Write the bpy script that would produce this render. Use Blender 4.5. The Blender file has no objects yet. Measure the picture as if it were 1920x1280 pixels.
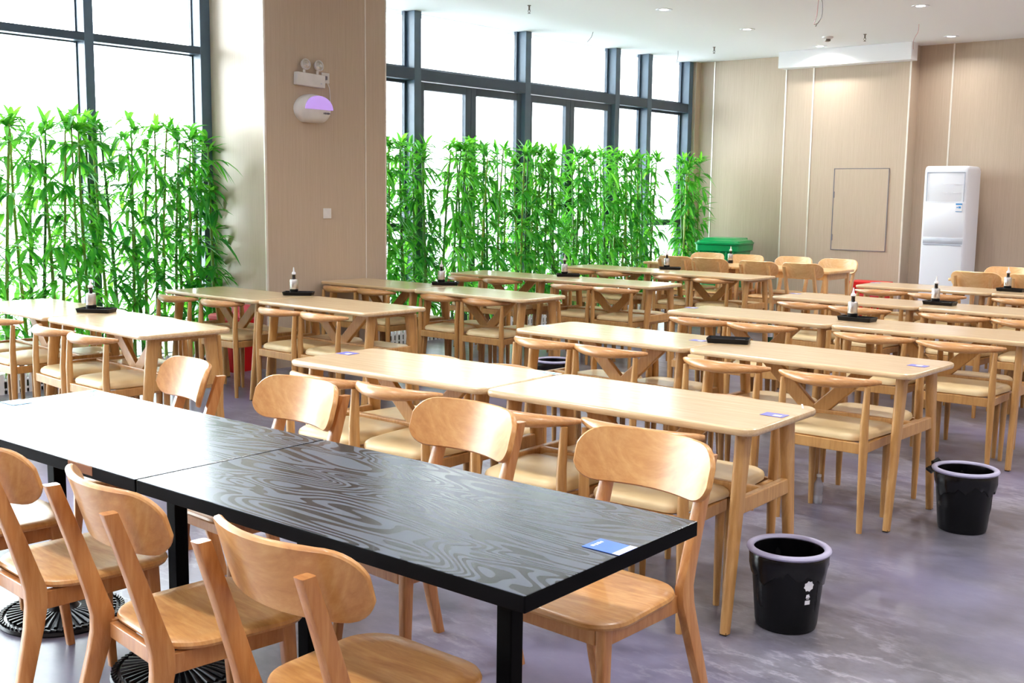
import bpy, bmesh, math, random
from mathutils import Vector, Matrix
random.seed(11)
PI = math.pi
R = math.radians
C = bpy.context.scene.collection
sc = bpy.context.scene

# ---------------------------------------------------------------- camera
H = 1.53
cam_d = bpy.data.cameras.new('camera'); cam = bpy.data.objects.new('camera', cam_d); C.objects.link(cam)
cam_d.sensor_width = 36.0; cam_d.lens = 2086.636 / 1920 * 36.0; cam_d.clip_start = 0.05; cam_d.clip_end = 300
yaw, pit, rol = R(-40.411), R(7.4835), R(0.7268)
cy, sy = math.cos(yaw), math.sin(yaw)
f0 = Vector((sy, cy, 0)); r0 = Vector((cy, -sy, 0)); u0 = Vector((0, 0, 1))
f1 = f0 * math.cos(pit) - u0 * math.sin(pit); u1 = u0 * math.cos(pit) + f0 * math.sin(pit)
r2 = r0 * math.cos(rol) + u1 * math.sin(rol); u2 = u1 * math.cos(rol) - r0 * math.sin(rol)
M = Matrix(((r2.x, u2.x, -f1.x, 0), (r2.y, u2.y, -f1.y, 0), (r2.z, u2.z, -f1.z, H), (0, 0, 0, 1)))
cam.matrix_world = M
sc.camera = cam

# ---------------------------------------------------------------- world, exposure
sc.view_settings.view_transform = 'Standard'; sc.view_settings.look = 'None'
sc.view_settings.exposure = 0.18; sc.view_settings.gamma = 1.0; sc.view_settings.use_curve_mapping = False
w = bpy.data.worlds.new('world'); sc.world = w; w.use_nodes = True
bg = w.node_tree.nodes['Background']; bg.inputs[0].default_value = (0.93, 0.97, 1.0, 1); bg.inputs[1].default_value = 21.0
DOWN_W = 18.0
try:
    sc.cycles.max_bounces = 10; sc.cycles.diffuse_bounces = 5; sc.cycles.glossy_bounces = 4
    sc.cycles.transparent_max_bounces = 12; sc.cycles.sample_clamp_indirect = 8.0
    sc.cycles.caustics_reflective = False; sc.cycles.caustics_refractive = False
    sc.cycles.use_denoising = True
except Exception: pass

# ---------------------------------------------------------------- materials
def srgb(r, g, b):
    f = lambda c: (c / 255 / 12.92) if c / 255 <= 0.04045 else ((c / 255 + 0.055) / 1.055) ** 2.4
    return (f(r), f(g), f(b), 1)
class NT:
    def __init__(s, name):
        s.m = bpy.data.materials.new(name); s.m.use_nodes = True; s.t = s.m.node_tree
        s.b = s.t.nodes['Principled BSDF']; s.out = s.t.nodes['Material Output']
    def n(s, typ, **kw):
        nd = s.t.nodes.new(typ)
        for k, v in kw.items():
            if hasattr(nd, k): setattr(nd, k, v)
        return nd
    def l(s, a, b): s.t.links.new(a, b)
    def coords(s, scale=(1, 1, 1), rot=(0, 0, 0)):
        tc = s.n('ShaderNodeTexCoord'); mp = s.n('ShaderNodeMapping'); mp.inputs['Scale'].default_value = scale
        mp.inputs['Rotation'].default_value = rot
        s.l(tc.outputs['Object'], mp.inputs['Vector']); return mp.outputs['Vector']
    def noise(s, vec, scale, detail=4, rough=.5, dist=0):
        nd = s.n('ShaderNodeTexNoise'); nd.inputs['Scale'].default_value = scale; nd.inputs['Detail'].default_value = detail
        nd.inputs['Roughness'].default_value = rough; nd.inputs['Distortion'].default_value = dist
        s.l(vec, nd.inputs['Vector']); return nd.outputs['Fac']
    def ramp(s, fac, stops):
        nd = s.n('ShaderNodeValToRGB'); e = nd.color_ramp.elements
        while len(e) < len(stops): e.new(0.5)
        for i, (p, c) in enumerate(stops): e[i].position = p; e[i].color = c if len(c) == 4 else (*c, 1)
        s.l(fac, nd.inputs['Fac']); return nd.outputs['Color']
    def math(s, op, a, b=None):
        nd = s.n('ShaderNodeMath', operation=op)
        for i, v in enumerate((a, b)):
            if v is None: continue
            if isinstance(v, (int, float)): nd.inputs[i].default_value = v
            else: s.l(v, nd.inputs[i])
        return nd.outputs[0]
    def mix(s, fac, a, b, mode='MIX'):
        nd = s.n('ShaderNodeMix', data_type='RGBA', blend_type=mode)
        for sock, v in ((nd.inputs[0], fac), (nd.inputs[6], a), (nd.inputs[7], b)):
            if isinstance(v, (int, float)): sock.default_value = v
            elif isinstance(v, tuple): sock.default_value = v
            else: s.l(v, sock)
        return nd.outputs[2]
    def bump(s, h, strength=.2, dist=.002):
        nd = s.n('ShaderNodeBump'); nd.inputs['Strength'].default_value = strength; nd.inputs['Distance'].default_value = dist
        s.l(h, nd.inputs['Height']); s.l(nd.outputs['Normal'], s.b.inputs['Normal'])
    def set(s, **kw):
        names = dict(rough='Roughness', metal='Metallic', spec='Specular IOR Level', coat='Coat Weight', coatr='Coat Roughness',
                     trans='Transmission Weight', sss='Subsurface Weight', emis='Emission Strength')
        for k, v in kw.items():
            sock = s.b.inputs[names[k]]
            if isinstance(v, (int, float)): sock.default_value = v
            else: s.l(v, sock)
        return s
def plain(name, col, rough=.5, metal=0, **kw):
    m = NT(name); m.set(rough=rough, metal=metal, **kw)
    v = m.coords(); nz = m.noise(v, 9, 3)
    c0 = tuple(c * .93 for c in col[:3]) + (1,); c1 = tuple(min(1, c * 1.05) for c in col[:3]) + (1,)
    m.l(m.ramp(nz, [(.3, c0), (.7, c1)]), m.b.inputs['Base Color']); return m.m
def flat(name, col, rough=.5):
    m = NT(name); m.set(rough=rough); v = m.coords(); nz = m.noise(v, .6, 2)
    m.l(m.ramp(nz, [(.2, tuple(c * .985 for c in col[:3])), (.8, col[:3])]), m.b.inputs['Base Color']); return m.m
def wood(name, dark, mid, light, stretch=(1, 14, 14), scale=3.0, rough=.35, coat=.3, knots=0):
    m = NT(name); v = m.coords(stretch)
    n1 = m.noise(v, scale, 6, .6, 1.2); n2 = m.noise(v, scale * 4.5, 3, .6)
    oi = m.n('ShaderNodeObjectInfo')
    f = m.math('ADD', m.math('MULTIPLY', n1, .75), m.math('MULTIPLY', n2, .25))
    f = m.math('ADD', f, m.math('MULTIPLY', m.math('SUBTRACT', oi.outputs['Random'], .5), .10))
    col = m.ramp(f, [(.30, dark), (.5, mid), (.68, light)])
    m.l(col, m.b.inputs['Base Color'])
    m.bump(f, .08, .001); m.set(rough=rough, coat=coat, coatr=.18); return m.m
MAT = {}
MAT['table_top'] = wood('light_ash_top', srgb(194, 158, 112), srgb(209, 178, 136), srgb(222, 197, 159), (1, 16, 16), 2.6, .30, .7)
MAT['leg_wood'] = wood('honey_leg_wood', srgb(168, 120, 66), srgb(188, 140, 82), srgb(202, 157, 99), (12, 12, 1.2), 2.5, .38, .2)
MAT['rail_wood'] = wood('horn_rail_wood', srgb(172, 117, 66), srgb(193, 139, 84), srgb(206, 157, 103), (1.2, 12, 12), 3.0, .32, .3)
MAT['ply_wood'] = wood('orange_plywood', srgb(174, 114, 58), srgb(196, 140, 80), srgb(211, 161, 101), (1.5, 9, 3), 3.2, .38, .2)
MAT['ply_leg'] = wood('orange_beech_leg', srgb(164, 102, 52), srgb(186, 126, 72), srgb(201, 147, 92), (9, 9, 1.1), 3.0, .34, .3)
MAT['ply_far'] = wood('pale_plywood', srgb(205, 155, 98), srgb(222, 177, 122), srgb(233, 196, 146), (1.5, 9, 3), 3.2, .32, .4)
MAT['ply_far_leg'] = wood('pale_beech_leg', srgb(200, 150, 96), srgb(216, 170, 116), srgb(228, 188, 138), (9, 9, 1.1), 3.0, .36, .3)
def leather():
    m = NT('cream_leatherette'); v = m.coords(); n = m.noise(v, 260, 2); n2 = m.noise(v, 5, 3)
    oi = m.n('ShaderNodeObjectInfo')
    f = m.math('ADD', n2, m.math('MULTIPLY', m.math('SUBTRACT', oi.outputs['Random'], .5), .2))
    m.l(m.ramp(f, [(.3, srgb(210, 182, 132)), (.7, srgb(228, 204, 158))]), m.b.inputs['Base Color'])
    m.bump(n, .12, .0008); m.set(rough=.38, coat=.15, coatr=.3); return m.m
MAT['cushion'] = leather()
def black_top():
    m = NT('black_grained_top'); v = m.coords((.9, 3.6, 1))
    n = m.noise(v, 1.9, 1.5, .45, .6)
    w1 = m.math('SINE', m.math('MULTIPLY', n, 118.0))
    fine = m.noise(m.coords((1.5, 60, 1)), 6, 3)
    patch = m.ramp(m.noise(m.coords((1, 1.6, 1)), 2.1, 2), [(.40, (0, 0, 0)), (.62, (1, 1, 1))])
    g = m.ramp(m.math('ADD', m.math('MULTIPLY', w1, .5), m.math('ADD', .35, m.math('MULTIPLY', fine, .3))), [(.35, (0, 0, 0)), (.7, (1, 1, 1))])
    col = m.mix(g, srgb(9, 10, 14), srgb(66, 72, 86))
    m.l(col, m.b.inputs['Base Color'])
    r = m.math('ADD', .23, m.math('MULTIPLY', g, .14)); m.set(rough=r, spec=.65, coat=.22, coatr=.2); m.b.inputs['Specular Tint'].default_value = (.80, .90, 1, 1)
    m.bump(g, .06, .0005); return m.m
MAT['black_top'] = black_top()
MAT['black_edge'] = plain('black_edge_band', srgb(4, 4, 6), .6, spec=.08)
MAT['black_iron'] = plain('black_cast_iron', srgb(30, 30, 34), .30, .7)
MAT['black_paint'] = plain('black_steel_paint', srgb(4, 4, 5), .6, spec=.08)
MAT['black_plastic'] = plain('black_plastic', srgb(9, 10, 14), .38, spec=.25)
MAT['bag_black'] = plain('black_bin_liner', srgb(7, 7, 10), .25, spec=.35, coat=.1)
MAT['grey_rim'] = plain('lilac_grey_plastic', srgb(172, 170, 200), .35)
MAT['steel'] = plain('brushed_steel', srgb(205, 200, 196), .25, .9)
MAT['clear_plastic'] = plain('clear_spout_plastic', srgb(225, 225, 232), .12)
MAT['soy'] = plain('dark_sauce', srgb(24, 14, 18), .15)
MAT['green_plastic'] = plain('green_bin_plastic', srgb(0, 158, 88), .32, coat=.2)
MAT['green_dark'] = plain('dark_green_bin_plastic', srgb(0, 120, 66), .4)  # deeper green plastic for the bin's handle bar
MAT['red_plastic'] = plain('red_plastic', srgb(214, 8, 16), .4)
MAT['pink_plastic'] = plain('pink_lid_plastic', srgb(222, 84, 96), .4)
MAT['white_gloss'] = flat('white_gloss_plastic', srgb(236, 240, 250), .3)
MAT['white_plastic'] = plain('white_plastic', srgb(226, 224, 224), .4)
MAT['ivory'] = plain('ivory_plastic', srgb(236, 228, 214), .4)
MAT['grey_line'] = plain('grey_groove', srgb(150, 158, 178), .5)
MAT['silver_band'] = plain('silver_band', srgb(196, 202, 216), .3, .2)
MAT['picket'] = plain('white_picket_plastic', srgb(235, 236, 240), .45)
MAT['soil'] = plain('planter_dark', srgb(60, 52, 44), .9)
MAT['frame'] = plain('slate_blue_window_frame', srgb(82, 102, 120), .35, 0)
MAT['frame_dark'] = plain('dark_window_frame', srgb(62, 78, 94), .35, 0)
MAT['trim'] = plain('pale_metal_trim', srgb(236, 230, 222), .3, .3)
MAT['ceil_white'] = flat('ceiling_white', srgb(242, 243, 246), .8)
MAT['bulk_white'] = flat('bulkhead_white', srgb(243, 243, 246), .6)
MAT['blue_card'] = plain('blue_card', srgb(52, 110, 220), .3)
MAT['purple_card'] = plain('violet_card', srgb(112, 112, 196), .35)
MAT['white_print'] = plain('white_print', srgb(238, 240, 248), .35)
MAT['cyan_print'] = plain('blue_print', srgb(70, 150, 215), .4)
MAT['dark_print'] = plain('dark_print', srgb(90, 84, 110), .4)
MAT['sign_text'] = plain('grey_print', srgb(120, 116, 126), .5)
MAT['bottle_green'] = plain('dark_green_glass', srgb(22, 70, 40), .1, coat=.5)
MAT['bare_wood'] = plain('bare_chipped_wood', srgb(150, 100, 66), .7)
MAT['rubber'] = plain('dark_foot_pad', srgb(50, 36, 28), .7)
MAT['wire_pink'] = plain('pink_wire', srgb(190, 140, 140), .5)
MAT['wire_grey'] = plain('grey_wire', srgb(110, 108, 112), .5)
MAT['brass_dark'] = plain('dull_metal', srgb(120, 112, 104), .4, .6)
def violet():
    m = NT('violet_lit_window'); m.b.inputs['Base Color'].default_value = srgb(196, 168, 240); m.set(rough=.25)
    m.b.inputs['Emission Color'].default_value = srgb(190, 150, 250); m.b.inputs['Emission Strength'].default_value = .45; return m.m
MAT['violet'] = violet()
def lamp_mat():
    m = NT('lit_downlight'); m.b.inputs['Base Color'].default_value = (1, 1, 1, 1)
    m.b.inputs['Emission Color'].default_value = (1, .98, .95, 1); m.b.inputs['Emission Strength'].default_value = 14; return m.m
MAT['lamp'] = lamp_mat()
def wallpaper():
    m = NT('beige_striped_wallpaper'); v = m.coords((60, 60, .6)); n = m.noise(v, 3.2, 3, .6)
    n2 = m.noise(m.coords((140, 140, 2.2)), 3, 2)
    f = m.math('ADD', m.math('MULTIPLY', n, .6), m.math('MULTIPLY', n2, .4))
    m.l(m.ramp(f, [(.3, srgb(181, 162, 142)), (.7, srgb(199, 181, 161))]), m.b.inputs['Base Color'])
    m.bump(f, .05, .001); m.set(rough=.42, spec=.45); return m.m
MAT['wall'] = wallpaper()
def floor_mat():
    m = NT('grey_marbled_vinyl'); v = m.coords((1, 1, 1))
    big = m.noise(v, 1.1, 6, .62); mid = m.noise(m.coords((1, 1.5, 1), (0, 0, .6)), 3.4, 6, .66)
    f = m.math('ADD', m.math('MULTIPLY', big, .5), m.math('MULTIPLY', mid, .5))
    base = m.ramp(f, [(.36, srgb(76, 74, 82)), (.5, srgb(104, 102, 112)), (.64, srgb(136, 135, 148))])
    vn = m.noise(m.coords((1.0, 2.4, 1), (0, 0, .5)), 1.7, 7, .66)
    vein = m.math('POWER', m.math('MAXIMUM', m.math('SUBTRACT', 1.0, m.math('MULTIPLY', m.math('ABSOLUTE', m.math('SUBTRACT', vn, .5)), 24.0)), 0.0), 1.6)
    msk = m.math('MINIMUM', m.math('MAXIMUM', m.math('MULTIPLY', m.math('SUBTRACT', m.noise(v, 1.1, 2), .45), 5.0), 0.0), 1.0)
    tint = m.mix(m.math('MINIMUM', m.math('MAXIMUM', m.math('MULTIPLY', m.math('SUBTRACT', m.noise(m.coords((1, 1.6, 1)), .8, 3), .42), 5.0), 0.0), 1.0), base, m.mix(.5, base, srgb(126, 122, 158)))
    col = m.mix(m.math('MULTIPLY', m.math('MULTIPLY', vein, msk), .45), tint, srgb(190, 188, 204)); m.l(col, m.b.inputs['Base Color'])
    m.set(rough=.30, spec=.5)
    return m.m
MAT['floor'] = floor_mat()
def glass():
    m = NT('window_glass'); t = m.t
    tr = m.n('ShaderNodeBsdfTransparent'); tr.inputs[0].default_value = (.95, .98, .98, 1)
    gl = m.n('ShaderNodeBsdfGlossy'); gl.inputs['Roughness'].default_value = .02
    fr = m.n('ShaderNodeFresnel'); fr.inputs['IOR'].default_value = 1.45
    mx = m.n('ShaderNodeMixShader'); m.l(m.math('MULTIPLY', fr.outputs[0], .8), mx.inputs[0]); m.l(tr.outputs[0], mx.inputs[1]); m.l(gl.outputs[0], mx.inputs[2])
    m.l(mx.outputs[0], m.out.inputs['Surface']); return m.m
MAT['glass'] = glass()
def clear_bottle():
    m = NT('clear_bottle_plastic')
    tr = m.n('ShaderNodeBsdfTransparent'); tr.inputs[0].default_value = (.9, .92, .95, 1)
    mx = m.n('ShaderNodeMixShader'); mx.inputs[0].default_value = .5
    m.b.inputs['Base Color'].default_value = srgb(200, 200, 210); m.set(rough=.1)
    m.l(tr.outputs[0], mx.inputs[1]); m.l(m.b.outputs[0], mx.inputs[2]); m.l(mx.outputs[0], m.out.inputs['Surface']); return m.m
MAT['clear_bottle'] = clear_bottle()
def leaf_mat():
    m = NT('bamboo_leaf'); g = m.n('ShaderNodeNewGeometry'); oi = m.n('ShaderNodeObjectInfo')
    f = m.math('ADD', m.math('MULTIPLY', g.outputs['Random Per Island'], .6), m.math('MULTIPLY', oi.outputs['Random'], .4))
    col = m.ramp(f, [(.0, srgb(8, 78, 50)), (.35, srgb(16, 122, 44)), (.7, srgb(44, 168, 44)), (1.0, srgb(120, 208, 70))])
    m.l(col, m.b.inputs['Base Color']); m.set(rough=.42)
    tl = m.n('ShaderNodeBsdfTranslucent'); m.l(m.ramp(f, [(0, srgb(60, 170, 40)), (1, srgb(160, 235, 70))]), tl.inputs[0])
    mx = m.n('ShaderNodeMixShader'); mx.inputs[0].default_value = .40
    m.l(m.b.outputs[0], mx.inputs[1]); m.l(tl.outputs[0], mx.inputs[2]); m.l(mx.outputs[0], m.out.inputs['Surface']); return m.m
MAT['leaf'] = leaf_mat()
def stem_mat():
    m = NT('bamboo_stem'); oi = m.n('ShaderNodeObjectInfo'); n = m.noise(m.coords((1, 1, 4)), 3, 3)
    f = m.math('ADD', m.math('MULTIPLY', oi.outputs['Random'], .7), m.math('MULTIPLY', n, .3))
    m.l(m.ramp(f, [(.1, srgb(34, 84, 44)), (.5, srgb(84, 138, 50)), (.9, srgb(160, 184, 70))]), m.b.inputs['Base Color']); m.set(rough=.35); return m.m
MAT['stem'] = stem_mat()
MAT['outside'] = plain('pale_paving', srgb(190, 195, 200), .8)

# ---------------------------------------------------------------- mesh helpers
def obj(name, bm, m, parent=None, smooth=False, loc=None, rot=None):
    me = bpy.data.meshes.new(name); bmesh.ops.recalc_face_normals(bm, faces=bm.faces); bm.to_mesh(me); bm.free()
    if isinstance(m, (list, tuple)):
        for k in m: me.materials.append(MAT[k])
    else: me.materials.append(MAT[m])
    if smooth:
        for p in me.polygons: p.use_smooth = True
        try: me.set_sharp_from_angle(angle=R(38))
        except Exception: pass
    o = bpy.data.objects.new(name, me); C.objects.link(o)
    if parent is not None: o.parent = parent
    if loc is not None: o.location = loc
    if rot is not None: o.rotation_euler = rot
    return o
def tag(o, label=None, cat=None, group=None, kind=None):
    if label: o['label'] = label
    if cat: o['category'] = cat
    if group: o['group'] = group
    if kind: o['kind'] = kind
    return o
def thing(name, label, cat, loc=(0, 0, 0), rz=0, group=None):
    o = bpy.data.objects.new(name, None); C.objects.link(o); o.location = loc; o.rotation_euler = (0, 0, rz); o.empty_display_size = .1
    return tag(o, label, cat, group)
def dup(src, loc, rz, label, group=None):
    r = src.copy(); C.objects.link(r); r.location = loc; r.rotation_euler = (0, 0, rz); r['label'] = label
    if group: r['group'] = group
    for ch in list(src.children):
        c = ch.copy(); C.objects.link(c); c.parent = r
        for g in list(ch.children):
            d = g.copy(); C.objects.link(d); d.parent = c
    return r
def BM(): return bmesh.new()
def loft(bm, rings, cap=True, closed=True, mi=0):
    vs = [[bm.verts.new(p) for p in r] for r in rings]; n = len(rings[0]); fs = []
    for a, b in zip(vs[:-1], vs[1:]):
        for i in range(n if closed else n - 1):
            j = (i + 1) % n
            try: fs.append(bm.faces.new((a[i], a[j], b[j], b[i])))
            except ValueError: pass
    if cap:
        fs.append(bm.faces.new(list(reversed(vs[0])))); fs.append(bm.faces.new(vs[-1]))
    for f in fs: f.material_index = mi
    return vs
def box(bm, x0, y0, z0, x1, y1, z1, bev=0, mi=0, seg=2):
    b = bmesh.new(); bmesh.ops.create_cube(b, size=1)
    for v in b.verts: v.co = Vector(((x0 + x1) / 2 + v.co.x * (x1 - x0), (y0 + y1) / 2 + v.co.y * (y1 - y0), (z0 + z1) / 2 + v.co.z * (z1 - z0)))
    if bev: bmesh.ops.bevel(b, geom=b.edges[:], offset=bev, segments=seg, affect='EDGES', profile=.5)
    merge(bm, b, mi=mi)
def merge(bm, b, mat=None, mi=0):
    mp = {}
    for v in b.verts: mp[v] = bm.verts.new(mat @ v.co if mat else v.co)
    for f in b.faces:
        nf = bm.faces.new([mp[v] for v in f.verts]); nf.material_index = mi or f.material_index
    b.free()
def rrect(wd, dp, r, n=6, cx=0, cy=0):
    pts = []; r = max(1e-4, min(r, wd / 2 - 1e-4, dp / 2 - 1e-4))
    for (sx, sy, a0) in ((1, 1, 0), (-1, 1, 90), (-1, -1, 180), (1, -1, 270)):
        for k in range(n + 1):
            a = R(a0 + 90 * k / n); pts.append((cx + sx * (wd / 2 - r) + r * math.cos(a), cy + sy * (dp / 2 - r) + r * math.sin(a)))
    return pts
def slab(bm, wd, dp, r, prof, cx=0, cy=0, n=6, mi=0):
    rings = [[(x, y, z) for x, y in rrect(wd - 2 * i, dp - 2 * i, max(r - i, .002), n, cx, cy)] for z, i in prof]
    loft(bm, rings, mi=mi)
def beam(bm, pts, ws, ts, up=(0, 0, 1), rnd=.25, n=3, mi=0):
    """rectangular-section member with rounded corners along pts; ws = size along 'side', ts = size along 'up-ish'"""
    rings = []
    P = [Vector(p) for p in pts]; up = Vector(up)
    for i, p in enumerate(P):
        d = (P[min(i + 1, len(P) - 1)] - P[max(i - 1, 0)]).normalized()
        s = d.cross(up).normalized(); u = s.cross(d).normalized()
        sec = rrect(ws[i], ts[i], min(ws[i], ts[i]) * rnd, n)
        rings.append([tuple(p + s * a + u * b) for a, b in sec])
    loft(bm, rings, mi=mi)
def tube(bm, pts, rs, n=12, mi=0, flat=1.0, cap=True):
    P = [Vector(p) for p in pts]
    if isinstance(rs, (int, float)): rs = [rs] * len(P)
    rings = []; ref = Vector((0, 0, 1)) if abs((P[-1] - P[0]).normalized().z) < .9 else Vector((1, 0, 0))
    for i, p in enumerate(P):
        d = (P[min(i + 1, len(P) - 1)] - P[max(i - 1, 0)]).normalized()
        s = d.cross(ref).normalized(); u = s.cross(d).normalized()
        rings.append([tuple(p + s * rs[i] * math.cos(2 * PI * k / n) + u * rs[i] * flat * math.sin(2 * PI * k / n)) for k in range(n)])
    loft(bm, rings, cap=cap, mi=mi)
def lathe(bm, prof, n=24, cx=0, cy=0, mi=0, cap=True, sx=1, sy=1):
    rings = [[(cx + sx * r * math.cos(2 * PI * k / n), cy + sy * r * math.sin(2 * PI * k / n), z) for k in range(n)] for r, z in prof]
    loft(bm, rings, cap=cap, mi=mi)
ORD = ['first', 'second', 'third', 'fourth', 'fifth', 'sixth', 'seventh', 'eighth', 'ninth', 'tenth', 'eleventh', 'twelfth', 'thirteenth',
       'fourteenth', 'fifteenth', 'sixteenth', 'seventeenth', 'eighteenth', 'nineteenth', 'twentieth']
TENS = {2: 'twenty', 3: 'thirty', 4: 'forty', 5: 'fifty'}
def ordw(i):
    if i < 20: return ORD[i]
    t, u = divmod(i + 1, 10)
    return {2: 'twentieth', 3: 'thirtieth', 4: 'fortieth', 5: 'fiftieth'}[t] if u == 0 else TENS[t] + '-' + ORD[u - 1]

# ================================================================ SETTING
ZC = 3.43; XW = -8.55; YF = 14.06
def struct(name, bm, m, parent=None, smooth=False):
    o = obj(name, bm, m, parent, smooth)
    if parent is None: o['kind'] = 'structure'
    return o
b = BM(); box(b, -8.9, -5, -.1, 5.2, 14.4, 0); struct('floor', b, 'floor')
b = BM(); box(b, -8.9, -5, ZC, 5.2, 14.4, ZC + .15); struct('ceiling', b, 'ceil_white')
b = BM(); box(b, -8.8, YF, 0, 5.2, YF + .2, ZC); struct('wall_far', b, 'wall')
b = BM(); box(b, -7.03, 13.8, 0, -5.365, YF, ZC); struct('wall_far_pilaster', b, 'wall')
b = BM(); box(b, 5.0, -5, 0, 5.2, YF, ZC); struct('wall_right', b, 'wall')
b = BM(); box(b, -8.9, -5.0, 0, 5.0, -4.8, ZC); struct('wall_back', b, 'wall')
b = BM(); box(b, -8.72, 5.90, 0, -7.80, 7.30, ZC); struct('wall_column', b, 'wall')
b = BM(); box(b, -8.72, 13.94, 0, -8.50, YF, ZC); struct('wall_left', b, 'wall')
b = BM(); box(b, -7.06, 13.60, 3.22, -5.30, 13.80, ZC, .004); struct('trim_1', b, 'bulk_white')
b = BM()
box(b, -5.97, 13.60, 3.225, -5.30, 13.80, 3.226); b.free()
# pale metal strips
strips = [(-8.275, YF, 0), (-7.035, 13.8, 0), (-6.645, 13.8, 0), (-5.372, 13.8, 0), (-4.95, YF, 0)]
for i, (x, y, _) in enumerate(strips):
    b = BM(); box(b, x - .010, y - .006, 0, x + .010, y + .002, 3.22 if i in (1, 2, 3) else ZC, .001); struct('trim_%d' % (i + 2), b, 'trim')
b = BM(); box(b, -7.806, 5.895, 0, -7.792, 5.915, ZC); struct('trim_7', b, 'trim')
b = BM(); box(b, -7.802, 7.035, 0, -7.796, 7.047, ZC); struct('trim_8', b, 'trim')
b = BM(); box(b, -7.802, 7.285, 0, -7.796, 7.30, ZC); struct('trim_9', b, 'trim')
# flush service door outline on the pilaster
dr = BM(); box(dr, -6.29, 13.792, .885, -5.57, 13.80, 1.92, .002); d = struct('door_5', dr, 'wall')
b = BM()
for (x0, z0, x1, z1) in ((-6.30, .88, -6.288, 1.925), (-5.576, .88, -5.566, 1.925), (-6.30, 1.918, -5.566, 1.927), (-6.30, .878, -5.566, .887)):
    box(b, x0, 13.7905, z0, x1, 13.7925, z1)
obj('gap_line', b, 'sign_text', d)
b = BM(); box(b, -6.296, 13.786, 1.55, -6.278, 13.792, 1.63); box(b, -6.296, 13.786, 1.0, -6.278, 13.792, 1.08); obj('hinge', b, 'sign_text', d)
# outside ground
b = BM(); box(b, -60, -40, -.16, -8.9, 60, -.12); o = struct('floor_outside', b, 'outside')

# windows (bays along X = XW)
def window(idx, y0, y1, upper=True, low=False, doors=0, zu=2.84, zl=2.72, fw=.030):
    e = bpy.data.objects.new('window_%d' % idx, None); C.objects.link(e); e['kind'] = 'structure'
    b = BM()
    xi, xo = XW - .12, XW - .16
    for za, zb in ((zu, ZC), ((.10 if not doors else .02), zl)):
        if doors and zb < 3: continue
        box(b, xo, y0, za, xi, y0 + fw, zb, .003); box(b, xo, y1 - fw, za, xi, y1, zb, .003)
        if zb < 3: box(b, xo, y0 + fw, zb - fw, xi, y1 - fw, zb, .003)
        box(b, xo, y0 + fw, za, xi, y1 - fw, za + fw, .003)
    if low: box(b, xo, y0 + fw, 1.14, xi + .09, y1 - fw, 1.22, .003)
    obj('window_frame', b, 'frame_dark', e)
    b = BM(); box(b, XW - .145, y0 + fw, zu + fw, XW - .138, y1 - fw, ZC)
    if not doors: box(b, XW - .145, y0 + fw, .10 + fw, XW - .138, y1 - fw, zl - fw)
    obj('window_pane', b, 'glass', e)
    return e
def door(idx, y0, y1, hinge):
    e = bpy.data.objects.new('door_%d' % idx, None); C.objects.link(e); e['kind'] = 'structure'
    b = BM(); s = .085; xi, xo = XW - .05, XW - .105
    box(b, xo, y0, .01, xi, y0 + s, 2.715, .004); box(b, xo, y1 - s, .01, xi, y1, 2.715, .004)
    box(b, xo, y0 + s, 2.715 - s, xi, y1 - s, 2.715, .004); box(b, xo, y0 + s, .01, xi, y1 - s, .16, .004)
    obj('door_frame', b, 'frame_dark', e)
    b = BM(); box(b, XW - .082, y0 + s, .16, XW - .074, y1 - s, 2.715 - s); obj('door_pane', b, 'glass', e)
    b = BM(); hy = y1 - .04 if hinge == 0 else y0 + .04
    tube(b, [(XW + .03, hy, .85), (XW + .03, hy, 1.25)], .012); tube(b, [(XW - .06, hy, .9), (XW + .03, hy, .9)], .008); tube(b, [(XW - .06, hy, 1.2), (XW + .03, hy, 1.2)], .008)
    obj('door_handle', b, 'steel', e, True)
mull = []
ys = [-4.72, -3.66, -2.60, -1.54, -.48, .58, 1.64, 2.70, 3.72, 4.76]
mull += [(y - .04, y + .04) for y in ys] + [(5.80, 5.90)]
for i, (a, c) in enumerate(zip(mull[:-1], mull[1:])): window(i + 1, a[1], c[0], zu=2.78, zl=2.715, fw=.010)
right = [(7.30, 7.36), (8.41, 8.51), (10.23, 10.33), (12.05, 12.15), (12.80, 12.90), (13.84, 13.94)]
for i, (a, c) in enumerate(zip(right[:-1], right[1:])): window(20 + i, a[1], c[0], low=i in (0, 4), doors=2 if i in (1, 2) else 0)
n = 30
for (a, c) in mull + right:
    b = BM(); box(b, XW - .18, a, 0, XW, c, ZC, .004); struct('trim_%d' % n, b, 'frame'); n += 1
for (y0, y1, z0_, z1_) in ((-4.8, 5.90, 2.715, 2.78), (7.30, 13.94, 2.72, 2.84)):
    b = BM(); box(b, XW - .17, y0, z0_, XW - .005, y1, z1_, .004); struct('trim_%d' % n, b, 'frame_dark'); n += 1
for (y0, y1) in ((-4.8, 5.90), (7.30, 8.45), (12.1, 13.94)):
    b = BM(); box(b, XW - .17, y0, 0, XW - .002, y1, .10, .004); struct('trim_%d' % n, b, 'bulk_white'); n += 1
k = 1
for (y0, y1) in ((8.51, 10.23), (10.33, 12.05)):
    ym = (y0 + y1) / 2 - .03
    door(k, y0 + .01, ym, 0); door(k + 1, ym + .005, y1 - .01, 1); k += 2
# small ring sticker on glass
b = BM()
tube(b, [(XW - .052, 12.32 + .045 * math.cos(a), 2.928 + .06 * math.sin(a)) for a in [2 * PI * i / 24 for i in range(25)]], .004, 6)
tag(obj('ring_sticker', b, 'wire_grey'), 'thin grey ring hanging on the upper window pane near the far corner', 'ring')

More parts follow.
